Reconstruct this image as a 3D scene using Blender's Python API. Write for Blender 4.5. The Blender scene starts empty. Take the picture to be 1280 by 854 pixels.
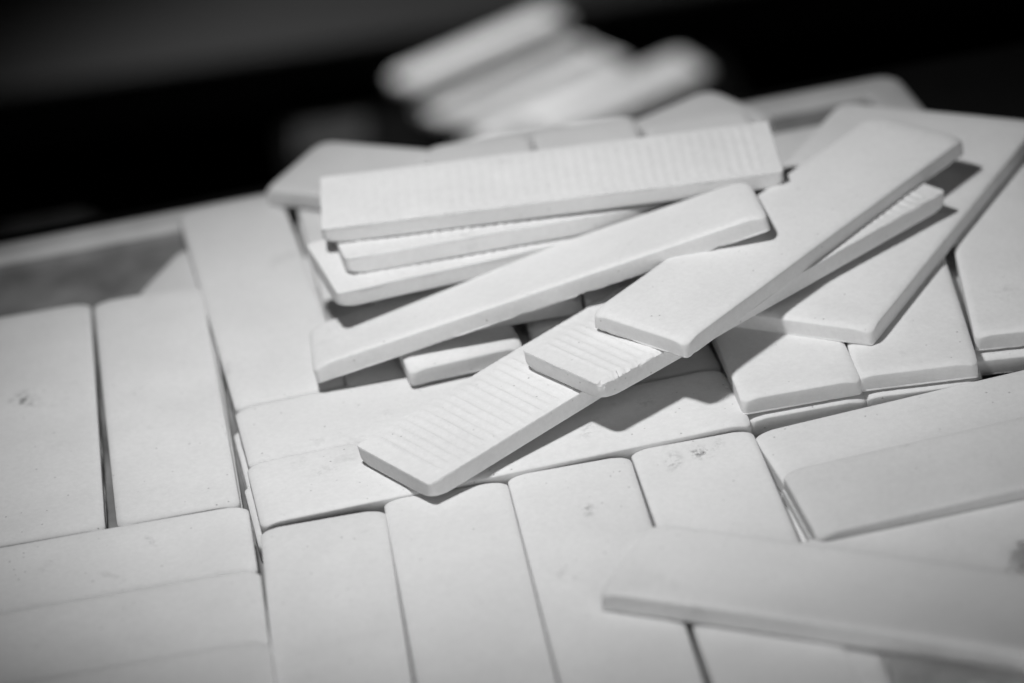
import bpy, math, random
import numpy as np
from mathutils import Euler, Vector, Matrix, noise

random.seed(4)
rng = np.random.default_rng(11)
MM = 0.001
S = bpy.context.scene
COL = S.collection

# ------------------------------------------------------------------ camera
cam = bpy.data.cameras.new('camera')
cam_o = bpy.data.objects.new('camera', cam)
COL.objects.link(cam_o)
CAM_LOC = Vector((87.044, -1105.561, 661.303)) * MM
CAM_ROT = Euler((1.0717678, 0.1215894, -0.1078698), 'XYZ')
cam_o.location = CAM_LOC
cam_o.rotation_euler = CAM_ROT
cam.sensor_width = 36.0
cam.lens = 3971.15 / 1280 * 36.0
cam.clip_start = 0.02
cam.clip_end = 50.0
cam.dof.use_dof = True
FOCUS_POINT = Vector((125, 35, 12)) * MM
fwd = CAM_ROT.to_matrix() @ Vector((0, 0, -1))
cam.dof.focus_distance = (FOCUS_POINT - CAM_LOC).dot(fwd)
cam.dof.aperture_fstop = 3.8
S.camera = cam_o

# ------------------------------------------------------------------ world, lamps, exposure
w = bpy.data.worlds.new('World')
S.world = w
w.use_nodes = True
w.node_tree.nodes['Background'].inputs[0].default_value = (1, 1, 1, 1)
w.node_tree.nodes['Background'].inputs[1].default_value = 0.010
S.view_settings.view_transform = 'Standard'
S.view_settings.look = 'None'
S.view_settings.exposure = 0.0
S.view_settings.gamma = 1.0
S.view_settings.use_curve_mapping = False


def aim(o, target):
    d = Vector(target) * MM - o.location
    o.rotation_euler = d.to_track_quat('-Z', 'Y').to_euler()


kl = bpy.data.lights.new('key_lamp', 'SPOT')
kl.energy = 17.3
kl.shadow_soft_size = 0.035
kl.spot_size = math.radians(65)
kl.spot_blend = 1.0
ko = bpy.data.objects.new('key_lamp', kl)
COL.objects.link(ko)
ko.location = Vector((5, 0, 640)) * MM
aim(ko, (160, 116, 0))

fl = bpy.data.lights.new('fill_lamp', 'AREA')
fl.energy = 2.7
fl.shape = 'RECTANGLE'
fl.size = 0.5
fl.size_y = 0.4
fo = bpy.data.objects.new('fill_lamp', fl)
COL.objects.link(fo)
fo.location = Vector((380, -860, 190)) * MM
aim(fo, (90, 60, 0))

bl = bpy.data.lights.new('back_fill_lamp', 'SPOT')  # unseen lamp, added to brighten the far pile
bl.energy = 50.0
bl.shadow_soft_size = 0.12
bl.spot_size = math.radians(70)
bl.spot_blend = 1.0
bo = bpy.data.objects.new('back_fill_lamp', bl)
COL.objects.link(bo)
bo.location = Vector((-150, 2000, 250)) * MM
aim(bo, (170, 1740, -580))

S.cycles.max_bounces = 8
S.cycles.diffuse_bounces = 5

# ------------------------------------------------------------------ materials


def nodes_of(name):
    m = bpy.data.materials.new(name)
    m.use_nodes = True
    nt = m.node_tree
    return m, nt, nt.nodes['Principled BSDF']


def bisque(name, base=0.70, stains=(), rough_back=False):
    """dry, unglazed white clay: faint mottling, dust smudges, pin holes"""
    m, nt, p = nodes_of(name)
    N, Lk = nt.nodes, nt.links
    tc = N.new('ShaderNodeTexCoord')
    oi = N.new('ShaderNodeObjectInfo')
    off = N.new('ShaderNodeVectorMath'); off.operation = 'SCALE'
    comb = N.new('ShaderNodeCombineXYZ')
    for i in range(3):
        Lk.new(oi.outputs['Random'], comb.inputs[i])
    Lk.new(comb.outputs[0], off.inputs[0]); off.inputs['Scale'].default_value = 7.3
    vec = N.new('ShaderNodeVectorMath'); vec.operation = 'ADD'
    Lk.new(tc.outputs['Object'], vec.inputs[0]); Lk.new(off.outputs[0], vec.inputs[1])

    def nz(scale, det, rough=0.55):
        n = N.new('ShaderNodeTexNoise')
        n.inputs['Scale'].default_value = scale
        n.inputs['Detail'].default_value = det
        n.inputs['Roughness'].default_value = rough
        Lk.new(vec.outputs[0], n.inputs['Vector'])
        return n.outputs['Fac']

    def ramp(src, a, b, va, vb):
        r = N.new('ShaderNodeMapRange')
        r.inputs['From Min'].default_value = a; r.inputs['From Max'].default_value = b
        r.inputs['To Min'].default_value = va; r.inputs['To Max'].default_value = vb
        Lk.new(src, r.inputs['Value'])
        return r.outputs[0]

    def mul(a, b):
        n = N.new('ShaderNodeMath'); n.operation = 'MULTIPLY'
        for i, x in enumerate((a, b)):
            if isinstance(x, (int, float)):
                n.inputs[i].default_value = x
            else:
                Lk.new(x, n.inputs[i])
        return n.outputs[0]

    v = ramp(nz(22, 4), 0.3, 0.7, base * 0.94, base * 1.03)
    v = mul(v, ramp(nz(420, 3, 0.7), 0.3, 0.7, 0.955, 1.035))
    v = mul(v, ramp(oi.outputs['Random'], 0, 1, 0.97, 1.0))
    # sparse grey dust smudges
    sm = ramp(nz(38, 6, 0.7), 0.62, 0.78, 0.0, 1.0)
    sm2 = mul(sm, ramp(nz(9, 2), 0.45, 0.6, 0.0, 1.0))
    v = mul(v, ramp(sm2, 0, 1, 1.0, 0.74))
    # pin holes and specks
    vo = N.new('ShaderNodeTexVoronoi'); vo.inputs['Scale'].default_value = 190
    Lk.new(vec.outputs[0], vo.inputs['Vector'])
    speck = ramp(vo.outputs['Distance'], 0.045, 0.10, 1.0, 0.0)
    gate = ramp(nz(60, 2), 0.47, 0.55, 0.0, 1.0)
    sp = mul(speck, gate)
    v = mul(v, ramp(sp, 0, 1, 1.0, 0.62))
    for (sx, sy, rx, ry, ang, strength) in stains:
        mp = N.new('ShaderNodeMapping'); mp.vector_type = 'TEXTURE'
        mp.inputs['Location'].default_value = (sx * MM, sy * MM, 0)
        mp.inputs['Rotation'].default_value = (0, 0, math.radians(ang))
        mp.inputs['Scale'].default_value = (rx * MM, ry * MM, 0.05)
        Lk.new(tc.outputs['Object'], mp.inputs['Vector'])
        ln = N.new('ShaderNodeVectorMath'); ln.operation = 'LENGTH'
        Lk.new(mp.outputs[0], ln.inputs[0])
        fall = ramp(ln.outputs['Value'], 0.1, 1.0, 1.0, 0.0)
        streak = ramp(nz(260, 5, 0.75), 0.47, 0.62, 0.0, 1.0)
        v = mul(v, ramp(mul(fall, streak), 0, 1, 1.0, 1.0 - strength))
    cc = N.new('ShaderNodeCombineColor')
    for i in range(3):
        Lk.new(v, cc.inputs[i])
    Lk.new(cc.outputs[0], p.inputs['Base Color'])
    p.inputs['Roughness'].default_value = 0.78
    p.inputs['Specular IOR Level'].default_value = 0.25
    b1 = N.new('ShaderNodeBump'); b1.inputs['Strength'].default_value = 0.35
    b1.inputs['Distance'].default_value = 0.00025
    Lk.new(nz(900, 4, 0.7), b1.inputs['Height'])
    b2 = N.new('ShaderNodeBump'); b2.inputs['Strength'].default_value = 0.5
    b2.inputs['Distance'].default_value = 0.0006; b2.invert = True
    Lk.new(sp, b2.inputs['Height']); Lk.new(b1.outputs[0], b2.inputs['Normal'])
    b3 = N.new('ShaderNodeBump'); b3.inputs['Strength'].default_value = 0.5
    b3.inputs['Distance'].default_value = 0.0012
    Lk.new(nz(45, 3), b3.inputs['Height']); Lk.new(b2.outputs[0], b3.inputs['Normal'])
    Lk.new(b3.outputs[0], p.inputs['Normal'])
    return m


def plain(name, c, rough=0.7, amp=0.15, scale=30, spec=0.3, bump=0.0):
    m, nt, p = nodes_of(name)
    N, Lk = nt.nodes, nt.links
    tc = N.new('ShaderNodeTexCoord')
    n = N.new('ShaderNodeTexNoise'); n.inputs['Scale'].default_value = scale
    n.inputs['Detail'].default_value = 6
    Lk.new(tc.outputs['Object'], n.inputs['Vector'])
    r = N.new('ShaderNodeMapRange')
    r.inputs['From Min'].default_value = 0.3; r.inputs['From Max'].default_value = 0.7
    r.inputs['To Min'].default_value = c * (1 - amp); r.inputs['To Max'].default_value = c * (1 + amp)
    Lk.new(n.outputs['Fac'], r.inputs['Value'])
    cc = N.new('ShaderNodeCombineColor')
    for i in range(3):
        Lk.new(r.outputs[0], cc.inputs[i])
    Lk.new(cc.outputs[0], p.inputs['Base Color'])
    p.inputs['Roughness'].default_value = rough
    p.inputs['Specular IOR Level'].default_value = spec
    if bump:
        b = N.new('ShaderNodeBump'); b.inputs['Distance'].default_value = bump
        Lk.new(n.outputs['Fac'], b.inputs['Height'])
        Lk.new(b.outputs[0], p.inputs['Normal'])
    return m


M_TILE = bisque('bisque_clay')
M_TRAY = plain('dusty_plastic_shaded', 0.22, 0.6, 0.5, 25, 0.3, 0.0004)  # dusty tray plastic, darkened in colour for the shade inside the tray
M_RIM = plain('pale_rim_lit', 0.6, 0.6, 0.15, 25, 0.3, 0.0004)  # same dusty plastic, lightened for the light on the rim top
M_TABLE = plain('dark_table', 0.008, 0.9, spec=0.05)
M_FAR = plain('far_table_dark', 0.009, 0.6, 0.25, 3)
M_FLOOR = plain('dark_floor', 0.05, 0.9, 0.6, 6, 0.05)
M_CRATE = plain('black_crate', 0.006, 0.95, spec=0.0)

# ------------------------------------------------------------------ the tile
TL, TW, TH = 205.76, 50.0, 8.9


def smooth01(x):
    x = np.clip(x, 0, 1)
    return x * x * (3 - 2 * x)


def vnoise(x, y, seed, scale):
    """smooth value noise on arrays"""
    r = np.random.default_rng(seed)
    g = r.random((64, 64))
    X, Y = x / scale + 31.7, y / scale + 17.3
    xi, yi = np.floor(X).astype(int), np.floor(Y).astype(int)
    fx, fy = X - xi, Y - yi
    fx = fx * fx * (3 - 2 * fx); fy = fy * fy * (3 - 2 * fy)
    G = lambda a, b: g[a % 64, b % 64]
    return (G(xi, yi) * (1 - fx) * (1 - fy) + G(xi + 1, yi) * fx * (1 - fy)
            + G(xi, yi + 1) * (1 - fx) * fy + G(xi + 1, yi + 1) * fx * fy) * 2 - 1


def tile_mesh(name, L=TL, W=TW, th=TH, step=2.0, seed=0, ribs=False, rough=0.25, bow=0.25, chips=()):
    """bisque tile, glaze face up at z=0: softly rolled edges and rounded corners on the face,
    crisp slightly ragged edge at the back, back face with raised cross ribs"""
    nx = max(8, int(round(L / step))); ny = max(6, int(round(W / step)))
    K = 7
    loop = []          # (ux, uy, nx, ny, grid i, grid j)
    def corner(sx, sy, a0, gi, gj):
        for k in range(K):
            a = a0 + math.pi / 2 * k / (K - 1)
            loop.append((sx, sy, math.cos(a), math.sin(a), gi, gj))
    for i in range(1, nx):
        loop.append((2 * i / nx - 1, -1, 0, -1, i, 0))
    corner(1, -1, -math.pi / 2, nx, 0)
    for j in range(1, ny):
        loop.append((1, 2 * j / ny - 1, 1, 0, nx, j))
    corner(1, 1, 0, nx, ny)
    for i in range(nx - 1, 0, -1):
        loop.append((2 * i / nx - 1, 1, 0, 1, i, ny))
    corner(-1, 1, math.pi / 2, 0, ny)
    for j in range(ny - 1, 0, -1):
        loop.append((-1, 2 * j / ny - 1, -1, 0, 0, j))
    corner(-1, -1, math.pi, 0, 0)
    lp = np.array([l[:4] for l in loop]); gi = np.array([l[4] for l in loop]); gj = np.array([l[5] for l in loop])
    nl = len(loop)
    RX, RZ, TM = 4.3, 2.7, math.radians(46)
    cz = RZ * (1 - math.cos(TM)); cx = RX * math.sin(TM)
    rings = []         # inset, plan radius, z
    i0 = cx
    for k in range(0, 7):
        t = TM * k / 6
        rings.append((i0 - RX * math.sin(t), 1.6 + 2.2 * k / 6, -RZ * (1 - math.cos(t)), 0))
    rings.append((-0.1, 3.7, -cz - 0.22, 0))
    rings.append((-0.15, 3.4, -cz - 0.6, 0))
    for f in (0.35, 0.65, 0.88):
        rings.append((-0.15 + 0.15 * f, 3.2 - 1.2 * f, -cz - 0.6 - (th - cz - 0.6) * f, 0))
    rings.append((0.0, 2.0, -th + 1.0, 0))
    rings.append((0.0, 1.9, -th + 0.45, 1))
    rings.append((0.22, 1.7, -th, 2))
    V = []
    gx, gy = np.meshgrid(np.arange(nx + 1), np.arange(ny + 1), indexing='ij')
    ux, uy = 2 * gx / nx - 1, 2 * gy / ny - 1

    def grid(inset, z):
        x = ux * (L / 2 - inset); y = uy * (W / 2 - inset)
        return np.stack([x.ravel(), y.ravel(), np.full(x.size, z)], 1)
    top = grid(i0 + 2.0, 0.0)
    V.append(top); base = len(top)
    ring_idx = []
    for (ins, rho, z, fl_) in rings:
        x = lp[:, 0] * (L / 2 - ins - rho) + rho * lp[:, 2]
        y = lp[:, 1] * (W / 2 - ins - rho) + rho * lp[:, 3]
        zz = np.full(nl, z)
        if fl_:
            n1 = vnoise(x * 3.1 + y * 1.7, y * 2.9 - x * .3, seed + 5, 4.0)
            n2 = vnoise(x * 9, y * 9, seed + 6, 5.0)
            d = rough * (0.55 * n1 + 0.6 * n2 + 0.5 * np.clip(vnoise(x, y, seed + 8, 9.0) - 0.35, 0, 1) * 3)
            x = x - lp[:, 2] * d * (1 if fl_ == 2 else 0.6); y = y - lp[:, 3] * d * (1 if fl_ == 2 else 0.6)
            burr = 0.45 * np.clip(vnoise(x, y, seed + 12, 13.0) + 0.35, 0, 1) * (0.6 + 0.4 * n2) * (1 if fl_ == 1 else 0.8)
            if rough > 0.17:
                x = x + lp[:, 2] * burr; y = y + lp[:, 3] * burr
            zz = zz + np.abs(d) * 0.5
        V.append(np.stack([x, y, zz], 1)); ring_idx.append(np.arange(nl) + base); base += nl
    bot = grid(1.6 + 2.0, -th)
    if ribs:
        x, y = bot[:, 0], bot[:, 1]
        ph = (x + 0.12 * vnoise(x * .3, y * .5, seed + 21, 6.0)) / 4.8
        fr = ph - np.floor(ph)
        prof = np.exp(-((fr - 0.5) / 0.18) ** 2)
        idx = np.floor(ph).astype(int)
        rr = np.random.default_rng(seed + 33).random((400, 3))
        k = rr[idx % 400]
        m1 = 1.2 + 2.5 * k[:, 0]; m2 = 1.2 + 2.5 * k[:, 1]
        mask = smooth01((y + W / 2 - m1) / 3.5) * smooth01((W / 2 - y - m2) / 3.5)
        mask *= smooth01((L / 2 - 7 - np.abs(x)) / 3)
        amp = (0.50 + 0.2 * k[:, 2]) * ribs
        amp = amp * (0.95 + 0.3 * vnoise(x, y, seed + 44, 14.0))
        bot[:, 2] -= amp * prof * mask
        bot[:, 2] += 0.10 * vnoise(x, y, seed + 45, 8.0)
    V.append(bot); bbase = base
    V = np.concatenate(V)
    # the glazed face falls away gently towards its ends
    face = np.clip((V[:, 2] + th * 0.75) / (th * 0.5), 0, 1)
    e_ = np.clip((np.abs(V[:, 0]) - (L / 2 - 11)) / 11, 0, 1)
    V[:, 2] -= 0.75 * e_ ** 2 * face
    e_ = np.clip((np.abs(V[:, 1]) - (W / 2 - 8)) / 8, 0, 1)
    V[:, 2] -= 0.3 * e_ ** 2 * face
    ex = np.clip((np.abs(V[:, 0]) - (L / 2 - 8)) / 8, 0, 1)
    ey = np.clip((np.abs(V[:, 1]) - (W / 2 - 8)) / 8, 0, 1)
    V[:, 2] -= 1.35 * (ex * ey) ** 1.3 * face
    # the whole tile is very slightly bowed and uneven
    x, y = V[:, 0], V[:, 1]
    V[:, 2] += bow * ((2 * x / L) ** 2 - 0.5) * (1 if seed % 2 else -1) * 0.6 + 0.12 * vnoise(x, y, seed + 3, 28.0)
    V[:, 1] += 0.25 * bow * np.cos(x / L * 3 + seed)
    # knocked-off corners and edges
    for (cx_, cy_, cz_, half_len, depth) in chips:
        out = np.array([np.sign(cx_) * (1.0 if abs(cx_) > L / 2 - 0.5 else 0.0), np.sign(cy_), -1.15])
        out /= np.linalg.norm(out)
        c = np.array([cx_, cy_, cz_])
        d = V - c
        along = np.abs(d[:, 0]) / half_len
        prof = depth * (1 - along ** 2) + 0.55 * depth * vnoise(V[:, 0] * 3 + V[:, 2], V[:, 1] * 3, seed + 77, 3.0) + 0.35 * depth * vnoise(V[:, 0] * 5, V[:, 1] * 5 + V[:, 2] * 3, seed + 78, 3.0)
        dd = d @ out + prof
        hit = (dd > 0) & (along < 1)
        V[hit] -= dd[hit, None] * out
    F = []
    def gidx(i, j, off):
        return i * (ny + 1) + j + off
    I, J = np.meshgrid(np.arange(nx), np.arange(ny), indexing='ij'); I = I.ravel(); J = J.ravel()
    F += np.stack([gidx(I, J, 0), gidx(I + 1, J, 0), gidx(I + 1, J + 1, 0), gidx(I, J + 1, 0)], 1).tolist()
    F += np.stack([gidx(I, J, bbase), gidx(I, J + 1, bbase), gidx(I + 1, J + 1, bbase), gidx(I + 1, J, bbase)], 1).tolist()
    seq = [gidx(gi, gj, 0)] + ring_idx + [gidx(gi, gj, bbase)]
    for a, b in zip(seq[:-1], seq[1:]):
        a2, b2 = np.roll(a, -1), np.roll(b, -1)
        for q in np.stack([a, b, b2, a2], 1).tolist():
            r = []
            for v_ in q:
                if v_ not in r:
                    r.append(v_)
            if len(r) > 2:
                F.append(r)
    me = bpy.data.meshes.new(name)
    me.from_pydata((V * MM).tolist(), [], F)
    me.materials.append(M_TILE)
    me.polygons.foreach_set('use_smooth', [True] * len(me.polygons))
    me.update()
    me.set_sharp_from_angle(angle=math.radians(38))
    return me


def put(me, name, pose, label, group=None, flip=False, mat=None, th=TH, cat='tile'):
    """pose: x, y, z of the centre of the upper face in mm, then tilt, pitch, yaw in degrees"""
    o = bpy.data.objects.new(name, me)
    COL.objects.link(o)
    x, y, z, rx, ry, rz = pose
    R = Euler([math.radians(a) for a in (rx, ry, rz)], 'XYZ').to_matrix().to_4x4()
    Mx = Matrix.Translation(Vector((x, y, z)) * MM) @ R
    if flip:
        Mx = Mx @ Matrix.Translation((0, 0, -th * MM)) @ Matrix.Rotation(math.pi, 4, 'X')
    o.matrix_world = Mx
    o['label'] = label
    o['category'] = cat
    if group:
        o['group'] = group
    if mat:
        o.material_slots[0].link = 'OBJECT'
        o.material_slots[0].material = mat
    return o


# ------------------------------------------------------------------ the setting
def slab(name, x0, x1, y0, y1, z0, z1, mat, yaw=0.0, origin=(0, 0), kind='structure', bev=2.0):
    import bmesh
    bm = bmesh.new()
    bmesh.ops.create_cube(bm, size=1)
    for v in bm.verts:
        v.co = Vector(((x0 + x1) / 2 + v.co.x * (x1 - x0), (y0 + y1) / 2 + v.co.y * (y1 - y0), (z0 + z1) / 2 + v.co.z * (z1 - z0))) * MM
    bmesh.ops.bevel(bm, geom=bm.edges[:], offset=bev * MM, segments=3, affect='EDGES')
    me = bpy.data.meshes.new(name)
    bm.to_mesh(me); bm.free()
    me.materials.append(mat)
    o = bpy.data.objects.new(name, me)
    COL.objects.link(o)
    o.rotation_euler.z = math.radians(yaw)
    if kind:
        o['kind'] = kind
    return o


slab('floor', -4000, 4500, -2500, 7000, -860, -800, M_FLOOR)
slab('table_top', -700, 900, -700, 372, -66, -26.6, M_TABLE, 4.2)
slab('far_table', -2500, 3000, 1830, 3600, -620, -560, M_FAR, -1.5)
slab('far_wall', -4000, 4500, 6900, 7000, -800, 2500, M_FLOOR)

# tray: a rim that runs round, walls and a floor
TRAY_PTS = [(-266, -335), (428, -285), (361, 358), (-232, 313)]


def rounded_path(pts, r, k=8):
    out = []
    n = len(pts)
    for i in range(n):
        p0, p1, p2 = Vector(pts[i - 1]), Vector(pts[i]), Vector(pts[(i + 1) % n])
        a = (p0 - p1).normalized(); b = (p2 - p1).normalized()
        half = a.angle(b) / 2
        c = p1 + (a + b).normalized() * (r / math.sin(half))
        t = r / math.tan(half)
        s = p1 + a * t; e = p1 + b * t
        v0 = s - c; v1 = e - c
        ang = v0.angle_signed(v1) * -1
        for q in range(k + 1):
            th_ = ang * q / k
            v = Vector((v0.x * math.cos(th_) - v0.y * math.sin(th_), v0.x * math.sin(th_) + v0.y * math.cos(th_)))
            out.append((c + v, v.normalized()))
    return out


tray = bpy.data.objects.new('tray', None)
COL.objects.link(tray)
tray['label'] = 'shallow pale grey tray with a rolled rim that holds all the laid tiles'
tray['category'] = 'tray'
def inset(pts, d):
    out = []
    n = len(pts)
    for i in range(n):
        p0, p1, p2 = Vector(pts[i - 1]), Vector(pts[i]), Vector(pts[(i + 1) % n])
        a = (p1 - p0).normalized(); b = (p2 - p1).normalized()
        na = Vector((-a.y, a.x)); nb = Vector((-b.y, b.x))
        m = (na + nb) / (1 + na.dot(nb))
        out.append(p1 + m * d)
    return out


def ring(d, z):
    return [(q.x * MM, q.y * MM, z * MM) for q, _ in rounded_path(inset(TRAY_PTS, d), max(12 - d * 0.45, 3))]


def loft(name, prof, mat, caps=False):
    rings = [ring(d, z) for d, z in prof]
    n_, k_ = len(rings[0]), len(rings)
    V = [v for r_ in rings for v in r_]
    F = [(j * n_ + i, j * n_ + (i + 1) % n_, (j + 1) * n_ + (i + 1) % n_, (j + 1) * n_ + i) for j in range(k_ - 1) for i in range(n_)]
    if caps:
        F += [tuple(range(n_)), tuple(range(k_ * n_ - 1, (k_ - 1) * n_ - 1, -1))]
    me = bpy.data.meshes.new(name)
    me.from_pydata(V, [], F); me.materials.append(mat)
    me.polygons.foreach_set('use_smooth', [True] * len(me.polygons)); me.update()
    me.set_sharp_from_angle(angle=math.radians(60))
    o = bpy.data.objects.new(name, me); COL.objects.link(o); o.parent = tray
    return o


loft('rim', [(21.5, -13.5), (21.2, -11.4), (19.5, -10), (17, -9.6), (6, -9.6), (2.5, -10.3), (0.5, -12.5), (0, -16), (3, -16.6), (4.8, -18.5)], M_RIM)
loft('wall', [(24, -18.9), (22, -13.0), (20.5, -12.6), (7, -13.0), (5.2, -18), (7, -26)], M_TRAY)
loft('tray_floor', [(23.9, -18.7), (7.2, -26)], M_TRAY, caps=True)

# ------------------------------------------------------------------ tiles laid in the tray
P = {
 'V1': (48.61, -107.06, 0.97, -0.39, -0.03, 90.64), 'V2': (100.19, -98.73, 0.47, 0.11, 0.01, 91.11),
 'V3': (151.67, -95.16, 0.19, -0.32, -0.11, 91.3), 'V4': (204.45, -90.42, 0.38, -0.48, -0.1, 92.02),
 'M2': (122.6, 31.5, 1.5, -0.22, -0.15, 4.85), 'M1': (119.01, 83.6, -0.2, 0.03, 0.17, 5.46),
 'B': (-16.73, 122.51, -0.91, 0.67, -0.01, 93.27), 'A': (-70.6, 119.18, 0.54, 0.32, -0.17, 92.26),
 'H1': (-83.59, -15.08, 2.6, 0.66, 0.59, 2.55), 'H2': (-80.51, -70.9, 5.2, 1.0, 0.33, 1.88),
 'H3': (-78.5, -123.4, 6.0, 0.6, 0.1, 1.9),
 'C': (29.13, 206.1, -0.53, 0.33, -0.17, 96.15),
 'R1': (331.18, -2.12, 0.09, 0.3, -0.5, 7.32), 'R2': (335.57, -46.84, 5.97, 0.37, -1.0, 5.24),
 'R3': (318.6, -97.5, 0.01, 0.0, -0.01, 3.36), 'R4': (328, -151, -0.6, 0.0, 0.0, 3.0),
 'F': (246.7, 125.93, 9.2, -0.1, 0.1, 91.74), 'G': (306.9, 126.58, 9.4, -0.45, -0.12, 85.22),
 'J': (365.0, 143.24, 9.7, -0.06, -0.1, 82.94),
 'D': (102.79, 194.18, 10.1, 0.15, 0.24, 97.75),
 'E0': (144.0, 205.5, 18.6, 0.02, 0.11, 91.23), 'E1': (195.4, 205.0, 18.5, 0.13, 0.06, 91.21),
 'E2': (248.2, 238.16, 18.6, 0, 0, 92.09),
 'U': (79.64, 293.31, 13.36, 4.06, -4.49, -38.62), 'X': (239.0, 289.0, 9.3, 0.2, 0.0, 30.5),
 'N': (164.41, 67.66, 17.7, -0.3, -4.21, 33.08), 'O': (238.65, 99.95, 27.7, -0.74, -1.34, 34.08),
 'Q': (263.02, 119.99, 37.3, 1.49, -0.97, 43.17), 'PP': (151.76, 126.37, 29.0, -7.41, -10.3, 1.21),
 'S1': (167.34, 181.22, 47.4, 1.97, 0.75, -2.62), 'S2': (171.11, 177.42, 34.6, -6.29, 2.36, 6.6),
 'S3': (161.08, 172.63, 29.8, 2.62, 2.33, 12.48),
 'K': (301.25, 160.25, 18.0, -0.47, -0.22, 55.75), 'TT': (249.26, -134.88, 9.8, -0.21, -0.26, -30.99),
}
flat_meshes = [tile_mesh('tile_face_up', L=TL - 0.6, W=50.7, step=2.2, seed=20 + i, bow=0.3) for i in range(7)]

M_A = bisque('bisque_smudged', stains=[(17, 6, 9, 8, 20, 0.9), (8, -12, 5, 3, 0, 0.3), (11, 2, 16, 4, 60, 0.22)])
M_V4 = bisque('bisque_scuffed', stains=[(89, -2, 8, 6, 30, 0.95), (86, 10, 5, 10, 80, 0.5), (93, -10, 3, 9, 70, 0.25)])
M_V3 = bisque('bisque_marked', stains=[(64, -2, 6, 5, 10, 0.55), (20, 12, 12, 5, 40, 0.2)])
M_H1 = bisque('bisque_nicked', stains=[(62, 8, 2.2, 6, 20, 0.4), (20, 2, 9, 4, 60, 0.2)])
M_M2 = bisque('bisque_brushed', stains=[(40, -4, 12, 6, 50, 0.3), (-72, 5, 8, 6, 10, 0.2), (66, 8, 10, 5, 60, 0.2)])
M_J = bisque('bisque_spotted', stains=[(6, 12, 9, 3, 80, 0.4), (-70, 4, 10, 8, 20, 0.2)])
M_R4 = bisque('bisque_dirty', stains=[(-65, 3, 30, 14, 20, 0.35), (-80, -12, 18, 8, 30, 0.3)])

M_R2 = bisque('bisque_tilt_shade', base=0.62)  # same clay, base darkened to carry the shade of the tilted tile
LAID = 'top tiles laid flat in the tray'
laid = [
 ('A', 'smooth white tile at far left edge with a grey smudge near its middle', M_A),
 ('B', 'smooth white tile right of the smudged far left tile, along the dark gap', None),
 ('C', 'smooth white tile reaching to the back rim, left of the loose ribbed stack', None),
 ('H1', 'crosswise white tile at lower left, touching the near ends of two upright tiles', M_H1),
 ('H2', 'crosswise white tile at lower left, second one down in its group', None),
 ('H3', 'crosswise white tile cut by the bottom left corner of the picture', None),
 ('M1', 'crosswise white tile touching the near end of the tile at left of the ribbed stack', None),
 ('M2', 'crosswise white tile that carries the left end of the lowest ribbed tile', M_M2),
 ('V1', 'leftmost upright tile of the near row of four, beside the lower left crosswise tiles', None),
 ('V2', 'upright white tile whose far end lies under the tip of the lowest ribbed tile', None),
 ('V3', 'upright white tile of the near row, partly under the near slanting tile\'s left end', M_V3),
 ('V4', 'upright white tile with a dark scuff mark near its far right corner', M_V4),
 ('R1', 'crosswise white tile at right, partly covered by the raised tile in front of it', None),
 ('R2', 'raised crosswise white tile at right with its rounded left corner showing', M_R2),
 ('R3', 'crosswise grey-lit tile at right just behind the near slanting tile', None),
 ('R4', 'stained tile at bottom right in front of the near slanting tile, under clear plastic', M_R4),
 ('F', 'tile half in shadow just below the near left part of the wide slab', None),
 ('G', 'fully lit tile under the near corner of the wide slab, right of the shadowed one', None),
 ('J', 'tile at right edge of the picture with a faint dark mark, beside the wide slab', M_J),
 ('D', 'tile with brightly lit near end in the shade of the long slanting smooth tile', None),
]
short = tile_mesh('tile_face_up_cut', L=TL * 0.88, step=2.2, seed=31)
stub = tile_mesh('tile_face_up_stub', L=TL * 0.45, step=2.2, seed=32)
rlen = tile_mesh('tile_face_up_right', L=TL, step=2.2, seed=35)
narrow = tile_mesh('tile_face_up_narrow', W=42, step=2.0, seed=36)
tiles = {}
wide = [tile_mesh('tile_face_up_near', L=TL - 0.6, W=52.8, step=2.2, seed=65 + i, bow=0.3) for i in range(2)]
mid = [tile_mesh('tile_face_up_mid', L=TL - 0.6, W=50.1, step=2.2, seed=60 + i, bow=0.3) for i in range(2)]
for i, (k, lab, mat) in enumerate(laid):
    pose = P[k]
    me = flat_meshes[i % 7]
    if k in ('H2', 'H3'):
        me = wide[k == 'H3']
    if k in ('M1', 'M2'):
        me = mid[k == 'M2']
    if k == 'J':
        me = narrow; pose = (pose[0] - 4, pose[1] + 0.5) + pose[2:]
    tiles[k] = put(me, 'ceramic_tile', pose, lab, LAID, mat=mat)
put(short, 'ceramic_tile', P['E0'], 'upper layer tile behind the ribbed stack, left of the seam', 'upper tiles behind the ribbed stack')
put(short, 'ceramic_tile', P['E1'], 'white tile on the upper layer behind the ribbed stack, right of the middle seam', 'upper tiles behind the ribbed stack')
put(stub, 'ceramic_tile', P['E2'], 'short white tile under the pointed far corner tile, behind the ribbed stack', 'upper tiles behind the ribbed stack')

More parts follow.
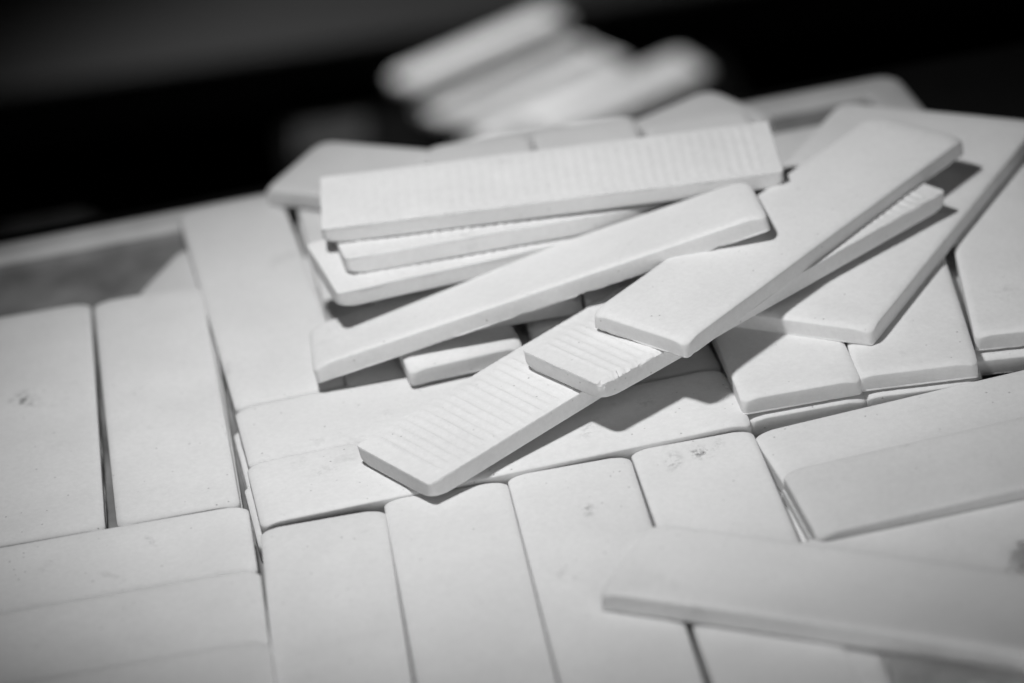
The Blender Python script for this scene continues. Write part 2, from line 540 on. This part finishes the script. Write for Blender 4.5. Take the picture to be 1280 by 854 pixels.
# ------------------------------------------------------------------ lower layers showing in the joints
half = tile_mesh('tile_half', L=TL * 0.6, step=2.4, seed=51)
LOW = 'lower tiles showing in the joints'
low = [
 ('A', -2.2, 0, -9.3, 'lower tile under the smudged far left tile'),
 ('B', 1.2, 1, -9.2, 'lower tile under the second tile from the left edge'),
 ('H1', -3, 1, -10.9, 'lower tile under the topmost crosswise tile at lower left'),
 ('H2', -2.5, -1, -11, 'lower tile under the second crosswise tile at lower left'),
 ('H3', -3, -1, -10.2, 'lower tile under the crosswise tile in the bottom left corner'),
 ('M1', -2.2, -1, -9.6, 'lower tile peeping out left of the crosswise tile by the ribbed stack'),
 ('M2', -2.6, 1, -10, 'lower tile peeping out left under the tile that carries the ribbed tip'),
 ('V1', 2.2, 0, -9.8, 'lower tile under the leftmost of the near row of four'),
 ('V2', -1, 0, -9.6, 'lower tile under the second of the near row of four'),
 ('V3', 1, 1, -9.5, 'lower tile under the third of the near row of four'),
 ('V4', 2, -1, -9.6, 'lower tile under the scuffed upright tile'),
 ('R1', -.5, -1, -9.5, 'lower tile under the rearmost crosswise tile at right'),
 ('R2', 0, 0, -9.2, 'middle tile under the raised crosswise tile at right'),
 ('R3', 1, -3, -9.3, 'lower tile under the grey-lit crosswise tile at right'),
 ('R4', -1, -2, -9.0, 'lower tile under the stained tile at bottom right'),
 ('F', 1, -1.5, -9.3, 'second tile of its pile, its end showing below the shadowed tile'),
 ('G', 1, -2, -9.5, 'second tile of its pile, its end showing below the tile at the slab corner'),
 ('J', -5, -3, -9.9, 'second tile of its pile, sticking out left under the tile at right edge'),
 ('F', -1, 2, -18.4, 'bottom tile of the pile below the shadowed tile'),
 ('G', -2, 1, -18.7, 'bottom tile of the pile below the tile at the slab corner'),
]
for i, (k, dx, dy, dz, lab) in enumerate(low):
    p = P[k]
    z = p[2] + dz
    me = flat_meshes[(i * 3 + 2) % 7]
    if k == 'J':
        me = narrow; dx -= 4
    if k in ('R1', 'R2', 'R3', 'R4'):
        me = half; dx -= TL * 0.2
    put(me, 'ceramic_tile', (p[0] + dx, p[1] + dy, z, 0, 0, p[5] + random.uniform(-0.5, 0.5)), lab, LOW)
# R2 stands one tile higher than its neighbours
put(half, 'ceramic_tile', (293, -52.5, -9.4, 0, 0, 4.8), 'lowest tile of the pile under the raised crosswise tile', LOW)
# shaded tiles under the heap
for (x, y, z, yaw, lab) in [
    (82.5, 204.0, 0.4, 94.0, 'shaded tile in the dark hollow just left of the tile with the lit end'),
    (135.5, 212.0, 0.2, 93.0, 'shaded tile in the hollow under the long slanting smooth tile'),
    (188.5, 212.0, 0.2, 92.0, 'shaded tile behind the crosswise tiles under the heap'),
    (168.0, 216.0, 9.3, 92.0, 'shaded tile of the second layer under the long slanting smooth tile'),
    (82.0, 206.0, -9.2, 94.6, 'lowest shaded tile in the hollow beside the long left tile'),
    (135.5, 214.0, -9.2, 93.0, 'lowest shaded tile under the heap')]:
    put(flat_meshes[int(x) % 7], 'ceramic_tile', (x, y, z, 0, 0, yaw), lab, 'shaded tiles under the heap')
small = tile_mesh('tile_piece', L=84, step=2.4, seed=52)
put(half, 'ceramic_tile', (35, 164, -9.2, 0, 0, 95.0), 'lower tile under the tile that reaches the back rim', LOW)
put(small, 'ceramic_tile', (19, 242, -9.0, 0, 0, -27), 'slanting white piece in the corner between the back rim and the two left tiles', None)

yl = tile_mesh('tile_piece_flat', L=TL * 0.42, step=2.4, seed=53)
put(yl, 'ceramic_tile', (284, 262, 0.4, 0, 0, 4.0), 'blurred flat tile between the back stack and the wide slab, near the far tray corner', LAID)

# ------------------------------------------------------------------ loose tiles of the heap
HEAP = 'loose tiles heaped on top'
hl, hw = TL / 2, TW / 2
n_me = tile_mesh('tile_ribbed_low', step=0.75, seed=71, ribs=True, rough=0.16, bow=0.15)
put(n_me, 'ribbed_tile', P['N'], 'lowest ribbed tile of the middle heap, its tip on the near row of tiles', HEAP, flip=True)
# after the flip local y is mirrored: the near corner is (-hl, +hw)
chips = [(-hl, hw, -TH, 5.0, 2.0)] + [(-hl + 5 + 4.1 * q, hw, -TH, 3.2 + (q * 7 % 3), 0.55 + 0.25 * (q * 5 % 3)) for q in range(8)]
o_me = tile_mesh('tile_ribbed_chipped', step=0.75, seed=72, ribs=0.75, rough=0.35, bow=0.15, chips=chips)
put(o_me, 'ribbed_tile', P['O'], 'ribbed tile with a chipped near corner, lying on the lowest ribbed tile', HEAP, flip=True)
q_me = tile_mesh('tile_smooth_top', step=1.2, seed=74, rough=0.3, bow=0.35)
put(q_me, 'ceramic_tile', P['Q'], 'smooth tile on top of the chipped ribbed tile, pointing to the upper right', HEAP)
p_me = tile_mesh('tile_smooth_long', step=1.0, seed=75, rough=0.35, bow=0.3, chips=[(hl - 24, -hw, -TH, 5, 0.8), (hl - 36, -hw, -TH, 4, 0.6), (hl - 50, -hw, -TH, 5, 0.7), (20, -hw, -TH, 6, 0.6), (-10, -hw, -TH, 4, 0.5)])
put(p_me, 'ceramic_tile', P['PP'], 'long smooth tile propped slantwise, right end resting on the upper smooth tile', HEAP)
s_me = tile_mesh('tile_ribbed_back', step=1.0, seed=76, ribs=0.55, rough=0.2)
put(s_me, 'ribbed_tile', P['S1'], 'ribbed tile topmost of the small stack at the back of the heap', HEAP, flip=True)
s2 = tile_mesh('tile_ribbed_mid', step=1.5, seed=77, ribs=True, rough=0.2)
put(s2, 'ribbed_tile', P['S2'], 'middle tile of the small stack at the back, only its near edge showing', HEAP, flip=True)
s3 = tile_mesh('tile_ribbed_base', step=1.5, seed=78, ribs=True, rough=0.25)
put(s3, 'ribbed_tile', P['S3'], 'bottom tile of the small stack at the back, turned so its left corner sticks out', HEAP, flip=True)
k_me = tile_mesh('slab_wide', W=100, step=1.8, seed=79, rough=0.25)
put(k_me, 'wide_tile', P['K'], 'wide smooth slab at right with the shadows of two loose tiles across it', HEAP)
t_me = tile_mesh('tile_near', step=1.2, seed=80, rough=0.3)
put(t_me, 'ceramic_tile', P['TT'], 'out of focus smooth tile slanting across the bottom right of the picture', HEAP)
u_me = tile_mesh('tile_back_left', L=TL * 0.35, step=2.2, seed=81)
put(u_me, 'ceramic_tile', P['U'], 'blurred tile whose left corner pokes over the back rim, left of the ribbed stack', HEAP)
x_me = tile_mesh('tile_back_right', L=TL * 0.4, step=2.2, seed=82)
put(x_me, 'ceramic_tile', P['X'], 'blurred tile with its pointed corner at the back rim, between ribbed stack and wide slab', HEAP)

# crumbs of clay near the chipped edge
for (x, y, z, r, lab) in [(222.0, 47.0, 0.9, 0.8, 'tiny clay crumb in the shadow below the upper smooth tile')]:
    import bmesh
    bm = bmesh.new(); bmesh.ops.create_icosphere(bm, subdivisions=2, radius=r * MM)
    for v in bm.verts:
        v.co *= 1 + 0.35 * noise.noise(v.co * 1800)
    me = bpy.data.meshes.new('crumb'); bm.to_mesh(me); bm.free(); me.materials.append(M_TILE)
    o = bpy.data.objects.new('clay_crumb', me); COL.objects.link(o); o.location = Vector((x, y, z)) * MM
    o['label'] = lab; o['category'] = 'crumb'

# ------------------------------------------------------------------ clear plastic sheet, bottom right
pm, nt, pp = nodes_of('clear_plastic')
pp.inputs['Base Color'].default_value = (0.8, 0.8, 0.8, 1)
pp.inputs['Roughness'].default_value = 0.28
pp.inputs['Transmission Weight'].default_value = 0.8
pp.inputs['IOR'].default_value = 1.3


def sheet(name, x0, x1, y0, y1, step, amp, seed, label, zbase, thin=None):
    nx = int((x1 - x0) / step); ny = int((y1 - y0) / step)
    X, Y = np.meshgrid(np.linspace(x0, x1, nx + 1), np.linspace(y0, y1, ny + 1), indexing='ij')
    Z = (1 - np.abs(vnoise(X, Y, seed, 22.0))) * 0.6 + (1 - np.abs(vnoise(X + Y, Y - X, seed + 1, 17.0))) * 0.4 + 0.25 * vnoise(X * 1.3, Y, seed + 2, 6.0)
    e = np.minimum.reduce([X - x0, x1 - X, Y - y0, y1 - Y]) + 6 * vnoise(X, Y, seed + 4, 12.0)
    m = smooth01(e / 18)
    if thin is not None:
        c, s = math.cos(math.radians(thin[2])), math.sin(math.radians(thin[2]))
        ly = -(X - thin[0]) * s + (Y - thin[1]) * c
        m = m * smooth01((np.abs(ly) - 26) / 14)
        side = (ly > 20) & (X < 300 + 0.4 * (Y + 120) + 4 * vnoise(X, Y, seed + 9, 9.0))
        m = np.where(side, 0, m)
        drop = side
    keep = ~drop
    Z = zbase + amp * np.clip(Z, 0, 2) * m + 0.35
    Vv = np.stack([X.ravel(), Y.ravel(), Z.ravel()], 1) * MM
    Ff = [(i * (ny + 1) + j, (i + 1) * (ny + 1) + j, (i + 1) * (ny + 1) + j + 1, i * (ny + 1) + j + 1) for i in range(nx) for j in range(ny) if keep[i, j]]
    me = bpy.data.meshes.new(name); me.from_pydata(Vv.tolist(), [], Ff); me.materials.append(pm)
    me.polygons.foreach_set('use_smooth', [True] * len(me.polygons)); me.update()
    o = bpy.data.objects.new(name, me); COL.objects.link(o)
    md = o.modifiers.new('thickness', 'SOLIDIFY'); md.thickness = 0.15 * MM
    o['label'] = label; o['category'] = 'plastic sheet'
    return o


sheet('plastic_sheet', 243, 345, -240, -104, 1.5, 7.0, 90, 'crumpled clear plastic sheet under the near slanting tile at bottom right', 0.5, thin=(249.3, -134.9, -31))

# ------------------------------------------------------------------ the blurred pile far behind
BACK = 'blurred tiles piled behind the tray'
crate = slab('crate', 70, 520, 1540, 1790, -790, -622, M_CRATE, 2.0, kind=None, bev=6)
crate['label'] = 'low black crate in the dark behind the tray, carrying the blurred tiles'; crate['category'] = 'crate'
for i, (x, y, z, rx, ry, yaw, lab) in enumerate([
    (216, 1772, -562, -8, -4, 25, 'blurred tile highest at left of the pile far behind the tray'),
    (236, 1738, -583, -4, -4, 28, 'blurred tile second in the fanned pile far behind the tray'),
    (268, 1706, -594, 2, -5, 33, 'blurred tile third in the fanned pile far behind the tray'),
    (288, 1680, -610, 4, -4, 38, 'blurred tile fourth and nearest in the fanned pile far behind the tray'),
    (334, 1642, -578, 6, -3, 26, 'blurred tile with its bright blunt end at right of the far pile'),
    (330, 1612, -606, 20, 0, 20, 'blurred tile lowest at right of the far pile')]):
    put(short, 'ceramic_tile', (x, y, z, rx, ry, yaw), lab, BACK)

M_BOX = plain('dark_box', 0.035, 0.9, 0.3, 12, 0.05)
for (x0, x1, y0, y1, z1, yaw, lab) in [
    (-75, 10, 1700, 1780, -618, -3, 'dim dark box in the blur, left of the far pile'),
    (-215, -120, 1600, 1700, -640, 2, 'dim dark box in the blur, farthest left behind the tray')]:
    b = slab('storage_box', x0, x1, y0, y1, -799, z1, M_BOX, yaw, kind=None, bev=8)
    b['label'] = lab; b['category'] = 'box'; b['group'] = 'dim boxes behind the tray'
